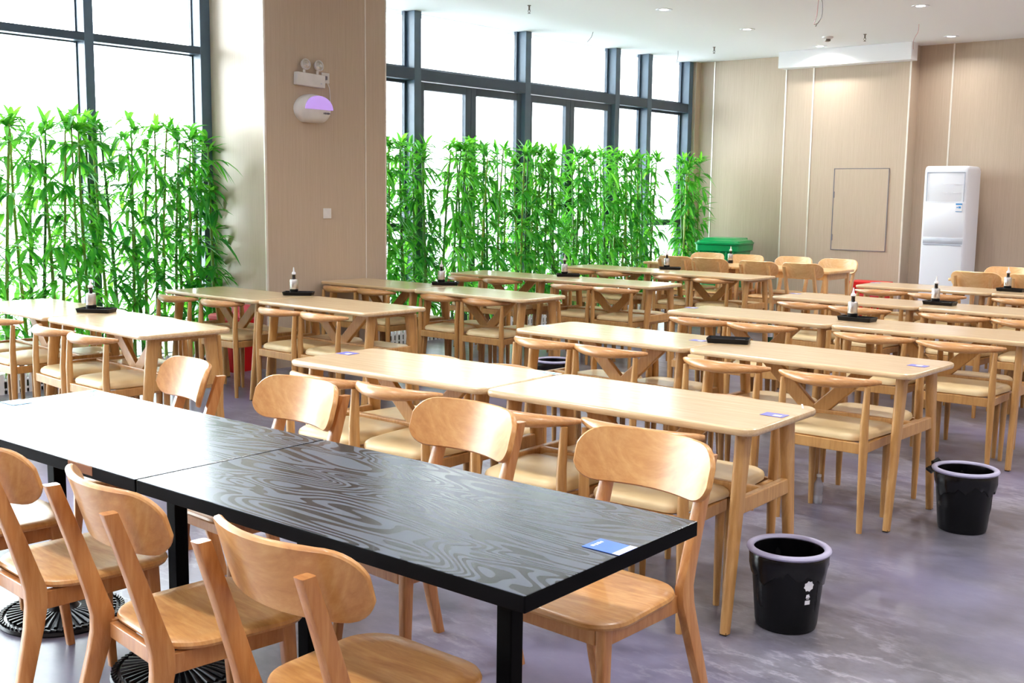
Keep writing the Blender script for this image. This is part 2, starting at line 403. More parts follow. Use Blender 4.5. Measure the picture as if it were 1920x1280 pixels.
# ================================================================ CEILING FITTINGS
def downlight(x, y, label, watts=DOWN_W):
    t = thing('downlight', label, 'ceiling light', (x, y, ZC), 0, 'recessed ceiling downlights')
    b = BM(); lathe(b, [(.045, -.002), (.075, -.006), (.085, -.004), (.086, 0), (.045, 0)], 28, cap=False); obj('trim_ring', b, 'white_gloss', t, True)
    b = BM(); lathe(b, [(.0005, -.001), (.052, -.002), (.052, .0)], 24); obj('lens', b, 'lamp', t, True)
    ld = bpy.data.lights.new('downlight_lamp', 'AREA'); ld.shape = 'DISK'; ld.size = .10; ld.energy = watts; ld.color = (1, .97, .93); ld.spread = R(150)
    lo = bpy.data.objects.new('downlight_lamp', ld); C.objects.link(lo); lo.parent = t; lo.location = (0, 0, -.012)
    return t
downlight(-6.45, 9.907, 'round recessed downlight in the white ceiling, nearest the bamboo windows')
downlight(-6.425, 11.596, 'round recessed downlight between the window side light and the bulkhead')
downlight(-6.381, 13.38, 'round recessed downlight right above the white bulkhead box', 11)
downlight(-4.782, 13.45, 'round recessed downlight above the white air conditioner, near the far wall', 10)
n = 0
for x in (-6.4, -4.3, -2.2, -.1, 2.0, 3.8):  # grid of extra unseen downlights, added to brighten the interior
    for y in (-3.2, -.8, 1.6, 4.0, 6.4, 8.6, 11.2, 13.3):
        if (x == -6.4 and y > 8) or (x == -4.3 and y > 12): continue
        if x < -5 and y > 6: continue
        downlight(x, y, 'added downlight out of frame, %s of the hall ceiling, %s from the far wall' % (('second column', 'third column', 'fourth column', 'fifth column', 'sixth column', 'window side')[int(round((x + 4.3) / 2.1)) if x > -5 else 5], ordw(int(round((13.4 - y) / 2.4))))); n += 1
def sprinkler(x, y, label):
    t = thing('ceiling_sprinkler', label, 'sprinkler', (x, y, ZC), 0, 'ceiling sprinklers')
    b = BM(); lathe(b, [(.018, 0), (.018, -.006), (.009, -.008), (.009, -.045), (.006, -.05)], 12); obj('body', b, 'brass_dark', t, True)
    b = BM(); tube(b, [(-.012, 0, -.045), (-.014, 0, -.06), (0, 0, -.078)], .003, 6); tube(b, [(.012, 0, -.045), (.014, 0, -.06), (0, 0, -.078)], .003, 6)
    lathe(b, [(.016, -.078), (.016, -.081)], 12); obj('deflector', b, 'brass_dark', t, True)
sprinkler(-7.40, 8.893, 'small metal sprinkler in the ceiling in front of the windows, top centre')
sprinkler(-7.49, 12.689, 'small metal sprinkler in the ceiling near the far left corner')
sprinkler(-5.51, 12.709, 'small metal sprinkler in the ceiling beside the smoke detector')
t = thing('smoke_detector', 'white round smoke detector on the ceiling before the bulkhead', 'smoke detector', (-5.949, 12.666, ZC))
b = BM(); lathe(b, [(.065, 0), (.065, -.012), (.055, -.022), (.035, -.028)], 24); obj('base', b, 'white_plastic', t, True)
b = BM(); lathe(b, [(.036, -.026), (.034, -.05), (.02, -.056)], 20); obj('sensor', b, 'brass_dark', t, True)
def wire(name, pts, r, m, label):
    # smooth sampling
    P = [Vector(p) for p in pts]; out = []
    for i in range(len(P) - 1):
        p0 = P[max(i - 1, 0)]; p1 = P[i]; p2 = P[i + 1]; p3 = P[min(i + 2, len(P) - 1)]
        for s in range(6):
            t = s / 6; out.append(.5 * ((2 * p1) + (-p0 + p2) * t + (2 * p0 - 5 * p1 + 4 * p2 - p3) * t * t + (-p0 + 3 * p1 - 3 * p2 + p3) * t ** 3))
    out.append(P[-1]); b = BM(); tube(b, out, r, 6); return tag(obj(name, b, m, None, True), label, 'wire')
wire('loose_wire', [(-4.9, 10.2, ZC), (-4.93, 10.25, ZC - .06), (-5.02, 10.42, ZC - .13), (-5.14, 10.62, ZC - .17), (-5.16, 10.72, ZC - .155)], .004, 'wire_pink', 'pink loose wire dangling from the white ceiling beside the grey one')
wire('loose_wire', [(-4.88, 10.2, ZC), (-4.90, 10.28, ZC - .04), (-5.03, 10.55, ZC - .12), (-5.13, 10.64, ZC - .185), (-5.2, 10.8, ZC - .16)], .004, 'wire_grey', 'grey loose wire dangling from the white ceiling beside the pink one')
wire('loose_wire', [(-4.737, 12.32, ZC), (-4.75, 12.34, ZC - .08), (-4.80, 12.36, ZC - .16), (-4.80, 12.36, ZC - .26)], .003, 'wire_pink', 'thin pink wire hanging from the ceiling right of the bulkhead')
wire('loose_wire', [(-7.97, 10.75, ZC), (-7.98, 10.73, ZC - .06), (-8.0, 10.68, ZC - .12)], .003, 'wire_grey', 'short thin wire hanging in front of the middle upper window')
wire('loose_wire', [(-8.06, 12.74, ZC), (-8.06, 12.74, ZC - .08), (-8.07, 12.73, ZC - .16)], .003, 'wire_grey', 'short thin wire hanging before the window near the corner')
wire('loose_wire', [(-6.9, 5.0, ZC), (-6.93, 4.97, ZC - .03), (-6.99, 4.93, ZC - .07)], .003, 'wire_grey', 'short thin wire hanging from the ceiling left of the column')

# ================================================================ COLUMN FITTINGS
XC = -7.80
t = thing('emergency_light', 'white twin-head emergency light hung crooked on the brown column', 'emergency light', (XC, 6.37, 2.50))
b = BM(); box(b, 0, -.155, -.055, .055, .155, .055, .006); o = obj('housing', b, 'white_plastic', t, False); o.rotation_euler = (R(-2), 0, 0)
for s, dz in ((-.06, .0), (.085, .0)):
    b = BM(); tube(b, [(.03, s, .05), (.03, s, .085)], .012); 
    lathe_b = BM(); lathe(lathe_b, [(.012, -.03), (.04, -.02), (.048, 0), (.048, .010), (.043, .012), (.040, .006), (.0005, .004)], 28, cap=False)
    merge(b, lathe_b, Matrix.Translation((.05, s, .128)) @ Matrix.Rotation(R(82), 4, 'Y') @ Matrix.Rotation(0, 4, 'X'))
    h = obj('lamp_head', b, 'white_plastic', t, True)
    b = BM(); lb = BM(); lathe(lb, [(.038, .006), (.03, .009), (.028, .006), (.016, .010), (.012, .006), (.0005, .008)], 28, cap=False)
    merge(b, lb, Matrix.Translation((.052, s, .128)) @ Matrix.Rotation(R(82), 4, 'Y')); obj('reflector', b, 'steel', h, True)
b = BM(); box(b, .0551, .10, -.03, .057, .115, -.02, 0); o = obj('indicator', b, 'silver_band', t)
t = thing('wall_socket', 'white wall socket with plug behind the emergency light', 'socket', (XC, 6.565, 2.535))
b = BM(); box(b, 0, -.045, -.045, .010, .045, .045, .004); obj('plate', b, 'white_plastic', t)
b = BM(); box(b, .010, -.03, -.02, .038, -.0, .014, .004); obj('plug', b, 'sign_text', t)
t = thing('insect_lamp', 'white egg-shaped wall lamp with glowing violet window on column', 'lamp', (XC, 6.40, 2.25))
b = BM()
rings = []
def eggpt(a, s):
    x = .190 * math.cos(a); z = .134 * math.sin(a)
    z = max(z, -.112); return x * s, z * s
for k, (d, s) in enumerate([(0, 1), (.03, 1.0), (.055, .96), (.075, .85), (.088, .6), (.092, .25)]):
    rings.append([(d, *eggpt(2 * PI * i / 40, s)) for i in range(40)])
loft(b, rings); obj('shell', b, 'white_plastic', t, True)
b = BM(); rings = []
for (d, s) in ((.060, 1), (.092, .97), (.0965, .90), (.0975, .5)):
    r = []
    for i in range(24):
        a = PI * i / 23; r.append((d, .026 + .158 * math.cos(a) * s, .0 + .120 * math.sin(a) * s))
    rings.append(r)
loft(b, rings); obj('violet_window', b, 'violet', t, True)
b = BM()
for i, (yy, hh) in enumerate(((.075, .012), (.091, .016), (.107, .014), (.125, .016), (.139, .010))): box(b, .0855, yy - .005, -.03 - hh / 2, .0935, yy + .005, -.03 + hh / 2)
obj('small_print', b, 'sign_text', t)
b = BM(); tube(b, [(.02, .175, .245), (.03, .19, .20), (.02, .205, .14), (.01, .215, .09), (.01, .212, .02)], .004, 8); obj('power_cord', b, 'white_plastic', t, True)
t = thing('wall_switch', 'small white blank wall switch plate on the brown column', 'switch', (XC, 6.574, 1.347))
b = BM(); box(b, 0, -.045, -.045, .008, .045, .045, .003); obj('plate', b, 'white_plastic', t)
b = BM(); box(b, .008, -.034, -.034, .011, .034, .034, .002); obj('rocker', b, 'white_plastic', t)

# ================================================================ WOOD TABLES
LT, WT, ZT = 1.196, .571, .75
def make_wood_table():
    t = thing('dining_table', 'x', 'table', (0, 0, 0))
    b = BM(); slab(b, LT, WT, .055, [(ZT - .027, .03), (ZT - .027, .006), (ZT - .022, .002), (ZT - .012, 0), (ZT - .004, .003), (ZT - .0005, .009), (ZT, .014), (ZT, .03)], 0, 0, 8)
    obj('tabletop', b, 'table_top', t, True)
    xl = LT / 2 - .085
    for sx in (-1, 1):
        for sy_ in (-1, 1):
            b = BM(); top = Vector((sx * xl, sy_ * .175, ZT - .027)); ft = Vector((sx * (xl + .0), sy_ * .262, .004))
            beam(b, [ft, ft.lerp(top, .45), top], [.030, .036, .040], [.042, .056, .078], up=(0, 1, 0), rnd=.42, n=4)
            lg = obj('leg', b, 'leg_wood', t, True)
            b = BM(); box(b, ft.x - .013, ft.y - .017, 0, ft.x + .013, ft.y + .017, .013, .002); obj('foot_pad', b, 'rubber', lg)
        b = BM(); beam(b, [(sx * xl, -.20, .452), (sx * xl, .20, .452)], [.028, .028], [.060, .060], rnd=.2); obj('crossbar', b, 'leg_wood', t)
        b = BM(); box(b, sx * xl - .022, -.20, ZT - .052, sx * xl + .022, .20, ZT - .027, .003); obj('top_rail', b, 'leg_wood', t)
        b = BM(); beam(b, [(sx * .012, 0, .465), (sx * .285, 0, ZT - .03)], [.030, .030], [.074, .074], rnd=.2); obj('strut', b, 'leg_wood', t)
    b = BM(); beam(b, [(-xl, 0, .452), (xl, 0, .452)], [.032, .032], [.060, .060], rnd=.2); obj('stretcher', b, 'leg_wood', t)
    return t
table0 = make_wood_table(); tused = False
ROWS = {  # name: (x, y, rot deg)
 'R1': (-4.172, 3.262, 2.0), 'R2': (-4.237, 4.979, -.96), 'R3': (-4.184, 6.538, .82), 'R4': (-4.230, 8.173, -1.5), 'R5': (-4.255, 9.855, 1.19),
 'L1': (-7.788, 3.370, -2.93), 'L2': (-7.832, 4.901, .47), 'L3': (-7.762, 6.436, -.78), 'L4': (-7.777, 8.119, 1.74), 'L5': (-7.693, 9.843, -1.45)}
RN = {'1': 'front', '2': 'second', '3': 'third', '4': 'fourth', '5': 'rear'}
def rowname(r): return '%s row of %s block' % (RN[r[1]], 'right' if r[0] == 'R' else 'left')
def rowpt(r, a, c, z=0):
    x, y, g = ROWS[r]; g = R(g); return (x + a * math.cos(g) - c * math.sin(g), y + a * math.sin(g) + c * math.cos(g), z)
for r in ROWS:
    g = R(ROWS[r][2])
    for k in (0, 1):
        lab = 'pale wooden V-braced table, %s one in the %s' % (('left', 'right')[k], rowname(r))
        loc = rowpt(r, .60 + 1.2007 * k, WT / 2)
        if not tused:
            table0.location = loc; table0.rotation_euler = (0, 0, g); table0['label'] = lab; table0['group'] = 'light wood dining tables in rows'; tused = True
        else: dup(table0, loc, g, lab, 'light wood dining tables in rows')

# ================================================================ HORN CHAIRS
def make_horn_chair():
    t = thing('horn_back_chair', 'x', 'chair')
    xs = .205
    for s in (-1, 1):
        b = BM(); tube(b, [(s * xs, 0, .0), (s * xs, 0, .18), (s * xs, 0, .40), (s * xs, -.002, .52), (s * (xs + .002), .006, .685)], [.013, .017, .021, .019, .014], 12)
        obj('rear_leg', b, 'leg_wood', t, True)
        b = BM(); tube(b, [(s * .185, .335, 0), (s * .187, .335, .2), (s * .19, .335, .41)], [.012, .016, .020], 12); obj('front_leg', b, 'leg_wood', t, True)
    b = BM()
    box(b, -xs, -.012, .372, xs, .010, .422, .003); box(b, -.19, .325, .372, .19, .347, .422, .003)
    box(b, -xs - .010, 0, .375, -xs + .012, .335, .420, .003); box(b, xs - .012, 0, .375, xs + .010, .335, .420, .003)
    obj('seat_frame', b, 'leg_wood', t)
    # cushion: rounded trapezoid, soft
    b = BM(); rings = []
    for z, i in ((.420, .012), (.428, .002), (.440, 0), (.452, .004), (.462, .018), (.468, .05), (.471, .11)):
        pts = []
        for x, y in rrect(.44 - 2 * i, .40 - 2 * i, max(.075 - i * .3, .02), 6, 0, .195):
            k = (y + .005) / .4; pts.append((x * (.86 + .18 * max(0, min(1, k))), y, z))
        rings.append(pts)
    loft(b, rings); obj('seat_cushion', b, 'cushion', t, True)
    # horn rail
    b = BM(); rings = []; N = 24
    for i in range(N + 1):
        u = -1 + 2 * i / N; x = .25 * u; k = max(0, 1 - u * u); y = .055 - .105 * k
        hz = .012 + .016 * k ** 1.2; wy = .013 + .018 * k ** 1.1; zc = .700 + .004 * (1 - k)
        dx, dy = .25, .21 * u; L = math.hypot(dx, dy); nx, ny = -dy / L, dx / L
        e = .72 if i in (0, N) else 1
        rings.append([(x + nx * wy * e * math.cos(a), y + ny * wy * e * math.cos(a), zc + hz * e * math.sin(a) - .006 * k * math.cos(a) * -1) for a in [2 * PI * q / 14 for q in range(14)]])
    loft(b, rings); obj('horn_rail', b, 'rail_wood', t, True)
    return t
chair0 = make_horn_chair(); cused = [False]
def place_chair(src, used, loc, rz, label, group):
    if not used[0]:
        src.location = loc; src.rotation_euler = (0, 0, rz); src['label'] = label; src['group'] = group; used[0] = True; return src
    return dup(src, loc, rz, label, group)
NEAR = {  # row: (local x, local y of rail at seat-side) list
 'R1': [(.344, -.01), (.762, .003), (1.497, -.05), (1.979, .005)], 'R2': [(.303, -.013), (.75, -.014), (1.468, -.006), (2.027, -.014)],
 'R3': [(.293, .04), (.746, .03), (1.499, .02), (2.023, .0)], 'R4': [(.323, .02), (.775, -.002), (1.483, .02), (2.0, .01)],
 'R5': [(.269, .03), (.777, -.02), (1.48, .0), (1.97, .01)], 'L1': [(.24, .0), (.729, -.014), (1.439, -.001), (1.928, -.003)],
 'L2': [(.197, .06), (.745, .08), (1.542, .0), (1.985, .015)], 'L3': [(.334, .04), (.721, .08), (1.482, .12), (1.957, .12)],
 'L4': [(.219, .08), (.672, .08), (1.556, .03), (2.022, .03)], 'L5': [(.262, .09), (.699, .11), (1.476, .11), (1.935, .11)]}
rnd = random.Random(5)
for r, lst in NEAR.items():
    g = R(ROWS[r][2])
    for i, (lx, ly) in enumerate(lst):
        place_chair(chair0, cused, rowpt(r, lx, ly - .085), g + R(rnd.uniform(-2.5, 2.5)),
                    'horn-backed chair with cream seat, %s from left, near side, %s' % (ordw(i), rowname(r)), 'horn-backed chairs on the near sides of the rows')
    for i, lx in enumerate((.33, .80, 1.50, 1.99)):
        place_chair(chair0, cused, rowpt(r, lx + rnd.uniform(-.03, .03), WT + .07 + rnd.uniform(-.03, .04)), g + PI + R(rnd.uniform(-2.5, 2.5)),
                    'horn-backed chair with cream seat, %s from left, far side, %s' % (ordw(i), rowname(r)), 'horn-backed chairs on the far sides of the rows')

# ================================================================ BLACK TABLES
GB = R(1.42); BX, BY = -4.04, 1.553; LB, WB = 1.350, .677
def bpt(a, c, z=0): return (BX + a * math.cos(GB) - c * math.sin(GB), BY + a * math.sin(GB) + c * math.cos(GB), z)
def black_table(cx, label):
    t = thing('black_pedestal_table', label, 'table', bpt(cx, WB / 2), GB, 'black front tables')
    b = BM(); box(b, -LB / 2, -WB / 2, .713, LB / 2, WB / 2, .75, .0025, 0, 2)
    for f in b.faces: f.material_index = 0 if f.calc_center_median().z > .7495 else 1
    obj('tabletop', b, ('black_top', 'black_edge'), t)
    for s in (-1, 1):
        b = BM(); box(b, s * .365 - .023, -.023, .02, s * .365 + .023, .023, .70, .003); col = obj('column', b, 'black_paint', t)
        b = BM(); box(b, s * .365 - .16, -.028, .694, s * .365 + .16, .028, .713, .003); box(b, s * .365 - .028, -.25, .690, s * .365 + .028, .25, .713, .003); obj('top_bracket', b, 'black_paint', col)
        b = BM()
        lathe(b, [(.215, .0), (.218, .006), (.214, .016), (.204, .020), (.198, .016), (.19, .018), (.06, .034), (.045, .050), (.03, .056)], 48)
        for k in range(40):
            a = 2 * PI * k / 40; ca, sa = math.cos(a), math.sin(a)
            tube(b, [(.065 * ca, .065 * sa, .035), (.12 * ca, .12 * sa, .031), (.185 * ca, .185 * sa, .0215)], [.0028, .0042, .0072], 6)
        for k in range(64):
            a = 2 * PI * k / 64; a2 = a + .09
            tube(b, [(.199 * math.cos(a), .199 * math.sin(a), .021), (.211 * math.cos(a2), .211 * math.sin(a2), .021)], .0045, 6)
        o = obj('iron_base', b, 'black_iron', t, True); o.location = (s * .365, 0, 0)
    return t
tb1 = black_table(.672, 'black grained pedestal table at left, glossy with window glare')
tb2 = black_table(.672 + 1.356, 'black grained pedestal table in the centre foreground with blue card')
b = BM(); box(b, .33, -WB / 2 - .0012, .722, .46, -WB / 2 + .002, .749, .001); obj('chipped_edge', b, 'bare_wood', tb1)
tag(tb1.children[-1], 'brown chipped patch on the black edge')

# ================================================================ PLYWOOD CHAIRS
def make_ply_chair(mw, ml):
    t = thing('plywood_chair', 'x', 'chair')
    # seat: rounded trapezoid, slightly dished
    b = BM(); rings = []
    for z, i in ((.426, .014), (.430, .004), (.438, 0), (.446, .003), (.450, .010), (.4485, .05), (.445, .11)):
        pts = []
        for x, y in rrect(.42 - 2 * i, .405 - 2 * i, max(.105 - i * .4, .03), 8, 0, .20):
            k = max(0, min(1, y / .4)); pts.append((x * (.90 + .10 * math.sin(k * PI / 2)), y, z + .004 * (1 - k)))
        rings.append(pts)
    loft(b, rings); obj('seat', b, mw, t, True)
    for s in (-1, 1):
        # boomerang back leg
        b = BM(); x = s * .166
        prof = [(-.118, 0, .032), (-.085, .13, .038), (-.030, .34, .052), (-.018, .40, .058), (-.018, .445, .058), (-.034, .50, .051), (-.078, .64, .044), (-.134, .805, .036)]
        rings = [[tuple((x + (s * .028 if z < 0.2 else s * .028 * max(0, (.43 - z) / .23)) * (1 if z < .43 else 0) + xx, y + yy, z)) for xx, yy in rrect(.030, wd, .005, 2)] for y, z, wd in prof]
        loft(b, rings); lg = obj('back_leg', b, ml, t, True)
        b = BM(); beam(b, [(s * .172, .365, 0), (s * .158, .345, .22), (s * .150, .335, .43)], [.024, .027, .030], [.024, .032, .042], up=(0, 1, 0), rnd=.2); obj('front_leg', b, ml, t, True)
        b = BM(); box(b, s * .152 - .011, 0, .375, s * .152 + .011, .33, .426, .002); obj('apron', b, ml, t)
    b = BM(); box(b, -.135, .335, .375, .135, .355, .426, .002); obj('apron', b, ml, t)
    b = BM(); box(b, -.135, -.012, .385, .135, .008, .426, .002); obj('apron', b, ml, t)
    # curved backrest: a bent lozenge panel
    b = BM(); hw, hh = .243, .082; NU, NV = 28, 8
    def colz(u):                                   # half height of the panel at u
        e = max(0, (abs(u) - .66) / .34); return hh * max(0, 1 - e ** 2.3) ** (1 / 2.1) if e < 1 else 0
    us = [-math.cos(PI * i / NU) for i in range(NU + 1)]
    def pt(u, k, d):
        z = k * max(colz(u), .004); x = hw * u
        y = -.030 - .052 * (.5 + .5 * z / hh) - .055 + .080 * u * u
        n_ = Vector((-.16 * u / hw * .9, 1, .30)).normalized()
        return Vector((x, y, .765 + z)) + n_ * d
    ring = []
    for u in us: ring.append((u, 1))
    for u in reversed(us[1:-1]): ring.append((u, -1))
    def outl(sc_, d): return [tuple(pt(u, k * sc_, d)) for u, k in ring]
    # front and back sheets as grids, joined by a rounded rim
    TH = .018
    for d in (TH, 0):
        g = [[b.verts.new(pt(u * .985, -.94 + 1.88 * j / NV, d)) for j in range(NV + 1)] for u in us]
        for i in range(NU):
            for j in range(NV): b.faces.new((g[i][j], g[i + 1][j], g[i + 1][j + 1], g[i][j + 1]))
        if d: gf_ = g
        else: gb_ = g
    def border(g): return [g[i][NV] for i in range(NU + 1)] + [g[NU][j] for j in range(NV - 1, -1, -1)] + [g[i][0] for i in range(NU - 1, -1, -1)] + [g[0][j] for j in range(1, NV)]
    A, B_ = border(gf_), border(gb_); cen = Vector((0, 0, .765)); mids = []
    for va, vb in zip(A, B_):
        m_ = (va.co + vb.co) / 2; o_ = Vector((m_.x, 0, m_.z - .765)); 
        o_ = Vector((o_.x / hw * (abs(o_.x) / hw > .55), 0, o_.z / hh)).normalized() if o_.length > 0 else Vector((1, 0, 0))
        mids.append((b.verts.new(va.co.lerp(vb.co, .25) + o_ * .004), b.verts.new(va.co.lerp(vb.co, .75) + o_ * .004)))
    n_ = len(A)
    for i in range(n_):
        j = (i + 1) % n_
        b.faces.new((A[i], A[j], mids[j][0], mids[i][0])); b.faces.new((mids[i][0], mids[j][0], mids[j][1], mids[i][1])); b.faces.new((mids[i][1], mids[j][1], B_[j], B_[i]))
    obj('backrest', b, mw, t, True)
    return t
ply0 = make_ply_chair('ply_wood', 'ply_leg'); pu = [False]
gF = 'honey plywood chairs around the black tables'
for (x, y, rz, lab) in (
    (-3.66, 1.43, R(-2), 'honey plywood chair at far left, near side, mostly out of frame'),
    (-3.06, 1.42, R(-3), 'honey plywood chair at left edge with only backrest end and seat showing'),
    (-2.43, 1.425, R(-6), 'honey plywood chair left of centre, its back towards us, below the chipped edge'),
    (-1.79, 1.435, R(1), 'honey plywood chair front centre, back towards us, seat cut by frame bottom'),
    (-1.745, 2.60, PI + R(-1), 'honey plywood chair right of the black table, seat tucked under its corner'),
    (-2.44, 2.58, PI + R(-3), 'honey plywood chair behind the black table with small dark dots on backrest'),
    (-3.20, 2.50, PI + R(-2), 'honey plywood chair behind the seam between the two black tables'),
    (-3.90, 2.48, PI - R(13), 'honey plywood chair turned sideways at the far left black table corner')):
    place_chair(ply0, pu, (x, y, 0), rz, lab, gF)

ply1 = make_ply_chair('ply_far', 'ply_far_leg'); pu1 = [False]
gf = 'pale plywood chairs around the far tables'
for (x, y, rz, lab) in (
    (-7.06, 11.29, 0, 'pale plywood chair back by the bamboo, leftmost on near side of far table'),
    (-6.57, 11.24, 0, 'pale plywood chair back, second from left on near side of far table'),
    (-5.90, 11.14, 0, 'pale plywood chair back, third from left on near side of far table'),
    (-5.40, 11.19, 0, 'pale plywood chair standing at right end of far table, near side'),
    (-7.17, 12.12, PI, 'pale plywood chair facing us, leftmost behind the far table, by bin'),
    (-6.62, 12.10, PI, 'pale plywood chair facing us behind far table, in front of green bin'),
    (-6.03, 12.17, PI, 'pale plywood chair facing us behind far table, right of sauce bottle'),
    (-5.46, 12.14, PI, 'pale plywood chair facing us at the right end behind the far table'),
    (-3.61, 11.27, 0, 'pale plywood chair in front of the white air conditioner'),
    (-3.08, 11.30, 0, 'pale plywood chair back at right edge behind the sauce bottle'),
    (-3.60, 12.17, PI, 'pale plywood chair facing us at right edge beyond the far right table')):
    place_chair(ply1, pu1, (x, y, 0), rz, lab, gf)

def far_table(x0, y0, ln, label):
    t = thing('square_leg_table', label, 'table', (x0, y0, 0), 0, 'plain four-legged far tables')
    b = BM(); slab(b, ln, .66, .012, [(.722, .02), (.722, .002), (.726, 0), (.746, 0), (.75, .003), (.75, .02)], ln / 2, .33, 3); obj('tabletop', b, 'ply_far', t, True)
    b = BM()
    box(b, .06, .05, .65, ln - .06, .07, .722, .002); box(b, .06, .59, .65, ln - .06, .61, .722, .002)
    box(b, .05, .06, .65, .07, .60, .722, .002); box(b, ln - .07, .06, .65, ln - .05, .60, .722, .002); obj('apron', b, 'ply_far_leg', t)
    for sx in (0, 1):
        for sy_ in (0, 1):
            px = .06 + sx * (ln - .12); py = .06 + sy_ * .54; ox = .02 if sx else -.02; oy = .025 if sy_ else -.025
            b = BM(); beam(b, [(px + ox, py + oy, 0), (px, py, .722)], [.028, .045], [.028, .045], up=(0, 1, 0), rnd=.2); obj('leg', b, 'ply_far_leg', t)
far_table(-6.40, 11.385, 1.20, 'plain four-legged pale table at the far end, right half')
far_table(-7.61, 11.385, 1.20, 'plain four-legged pale table at the far end by the bamboo')
far_table(-3.97, 11.50, 1.25, 'plain four-legged pale table at right edge beyond the rear row')

# ================================================================ TABLEWARE
def make_tray():
    t = thing('serving_tray', 'x', 'tray')
    b = BM()
    rings = [[(x, y, z) for x, y in rrect(wd, dp, r, 4)] for wd, dp, r, z in ((.218, .115, .012, 0), (.232, .129, .014, .026), (.226, .123, .012, .027), (.214, .111, .010, .008), (.02, .01, .004, .007))]
    loft(b, rings); obj('tray_body', b, 'black_plastic', t)
    b = BM(); box(b, .03, -.045, .008, .085, .045, .016, .003); obj('divider', b, 'black_plastic', t)
    return t
def make_bottle():
    t = thing('sauce_bottle', 'x', 'bottle')
    b = BM(); lathe(b, [(.031, 0), (.033, .004), (.032, .038)], 24); obj('cup_base', b, 'black_plastic', t, True)
    b = BM(); lathe(b, [(.0305, .038), (.031, .042), (.031, .106), (.028, .112), (.018, .116)], 24); obj('steel_sleeve', b, 'steel', t, True)
    b = BM(); lathe(b, [(.014, .116), (.0125, .124), (.0125, .150), (.014, .152)], 16); obj('bottle_neck', b, 'soy', t, True)
    b = BM(); lathe(b, [(.016, .150), (.017, .154), (.015, .164), (.008, .170), (.005, .190), (.0025, .205)], 16); obj('spout', b, 'clear_plastic', t, True)
    return t
tray0 = make_tray(); trayu = [False]; bot0 = make_bottle(); botu = [False]
gt, gb = 'black condiment trays', 'steel sauce bottles in the trays'
items = [('L1', -6.660, 3.691, 1, 'front table row at left edge'), ('L2', -6.769, 5.417, 1, 'second table row in front of column'),
         ('L3', -6.704, 6.971, 1, 'third left table row by column corner'), ('L4', -6.641, 8.633, 1, 'fourth left table row before bamboo'),
         ('L5', -6.561, 10.344, 1, 'rear left table row before bamboo'), ('R2', -2.997, 5.339, 0, 'x'),
         ('R3', -2.957, 6.931, 1, 'third right table row'), ('R4', -2.978, 8.485, 1, 'fourth right table row before air conditioner'), ('R5', -2.985, 10.249, 1, 'rear right table row at right edge')]
for r, x, y, has, ds in items:
    rz = R(38 + rnd.uniform(-6, 6)) if r[0] == 'L' else R(-4 + rnd.uniform(-4, 4))
    if r == 'R2': rz = R(22)
    place_chair(tray0, trayu, (x, y, .75), rz, 'empty black plastic tray on the second right table row' if not has else 'black plastic tray under sauce bottle on the ' + ds, gt)
    if has:
        ox = -.035; lx, ly = x + ox * math.cos(rz), y + ox * math.sin(rz)
        place_chair(bot0, botu, (lx, ly, .7585), rz, 'steel-sleeved sauce bottle on the ' + ds, gb)
dup(bot0, (-6.727, 11.95, .75), 0, 'steel-sleeved sauce bottle on the far plain table before green bin', gb)

def card(loc, rz, sx, sy_, m, marks, label, z=.7508):
    b = BM(); box(b, -sx / 2, -sy_ / 2, 0, sx / 2, sy_ / 2, .0008); 
    t = thing('table_card', label, 'sticker', (loc[0], loc[1], z), rz, 'table stickers'); obj('card_face', b, m, t)
    for (mm, rects) in marks:
        b = BM()
        for (x0, y0, x1, y1) in rects: box(b, x0, y0, .0008, x1, y1, .0012)
        obj('card_print', b, mm, t)
    return t
p = bpt(2.475, .34)
cd = card(p, GB + R(90), .078, .115, 'blue_card', [('white_print', [(-.039, -.0575, .039, -.036)]), ('white_print', [(-.022, .034, -.012, .044), (-.008, .032, -.002, .043), (.002, .033, .012, .044), (.016, .034, .022, .043)])], 'blue card with white strip on the black table corner')
cd.location = bpt(2.655, .366, .7508); cd.rotation_euler = (0, 0, GB + R(90)); cd.scale = (.95, .87, 1)
def scard(r, a, c, lab, m='purple_card', marks=None, sx=.062, sy_=.088, extra=0):
    return card(rowpt(r, a, c), R(ROWS[r][2]) + R(90) + extra, sx, sy_, m, marks or [('white_print', [(-.02, -.03, .004, .0)])], lab)
scard('R1', 2.335, .305, 'small violet card near the right end of the front right table row')
scard('R1', .065, .33, 'violet card in the left corner of the front right table row', sx=.075, sy_=.09)
scard('R1', 1.165, .52, 'faint blue and white card by the seam of the front right table row', 'white_print', [('cyan_print', [(-.02, -.03, .01, -.01), (-.01, .0, .02, .012), (-.02, .02, .0, .035)])], .05, .09)
scard('R2', 2.31, .30, 'small violet card near the right end of the second right table row', marks=[('white_print', [(-.01, -.02, .015, .01)])])
scard('R2', 1.075, .33, 'pale violet card left of the empty tray on the second right table row', sx=.06, sy_=.09)
scard('R2', .06, .24, 'white card with blue print at the left end of the second right table row', 'white_print', [('cyan_print', [(-.025, -.035, -.005, -.02), (-.01, -.012, .02, .0), (-.02, .01, .01, .02), (.0, .028, .02, .036)])], .06, .09)
scard('R3', .035, .31, 'dull violet card at the left end of the third right table row')
scard('R4', .035, .36, 'dull violet card at the left end of the fourth right table row')
scard('R5', .0 + .05, .40, 'dull violet card at the left end of the rear right table row')
scard('L1', 2.30, .24, 'white card with dark marks at the right end of the front left table row', 'white_print', [('dark_print', [(-.02, -.03, .0, -.02)]), ('cyan_print', [(.0, .0, .02, .02)])])
scard('L2', 2.325, .50, 'white card with blue marks at the right end of the second left table row', 'white_print', [('cyan_print', [(-.02, -.03, .01, -.01)])])
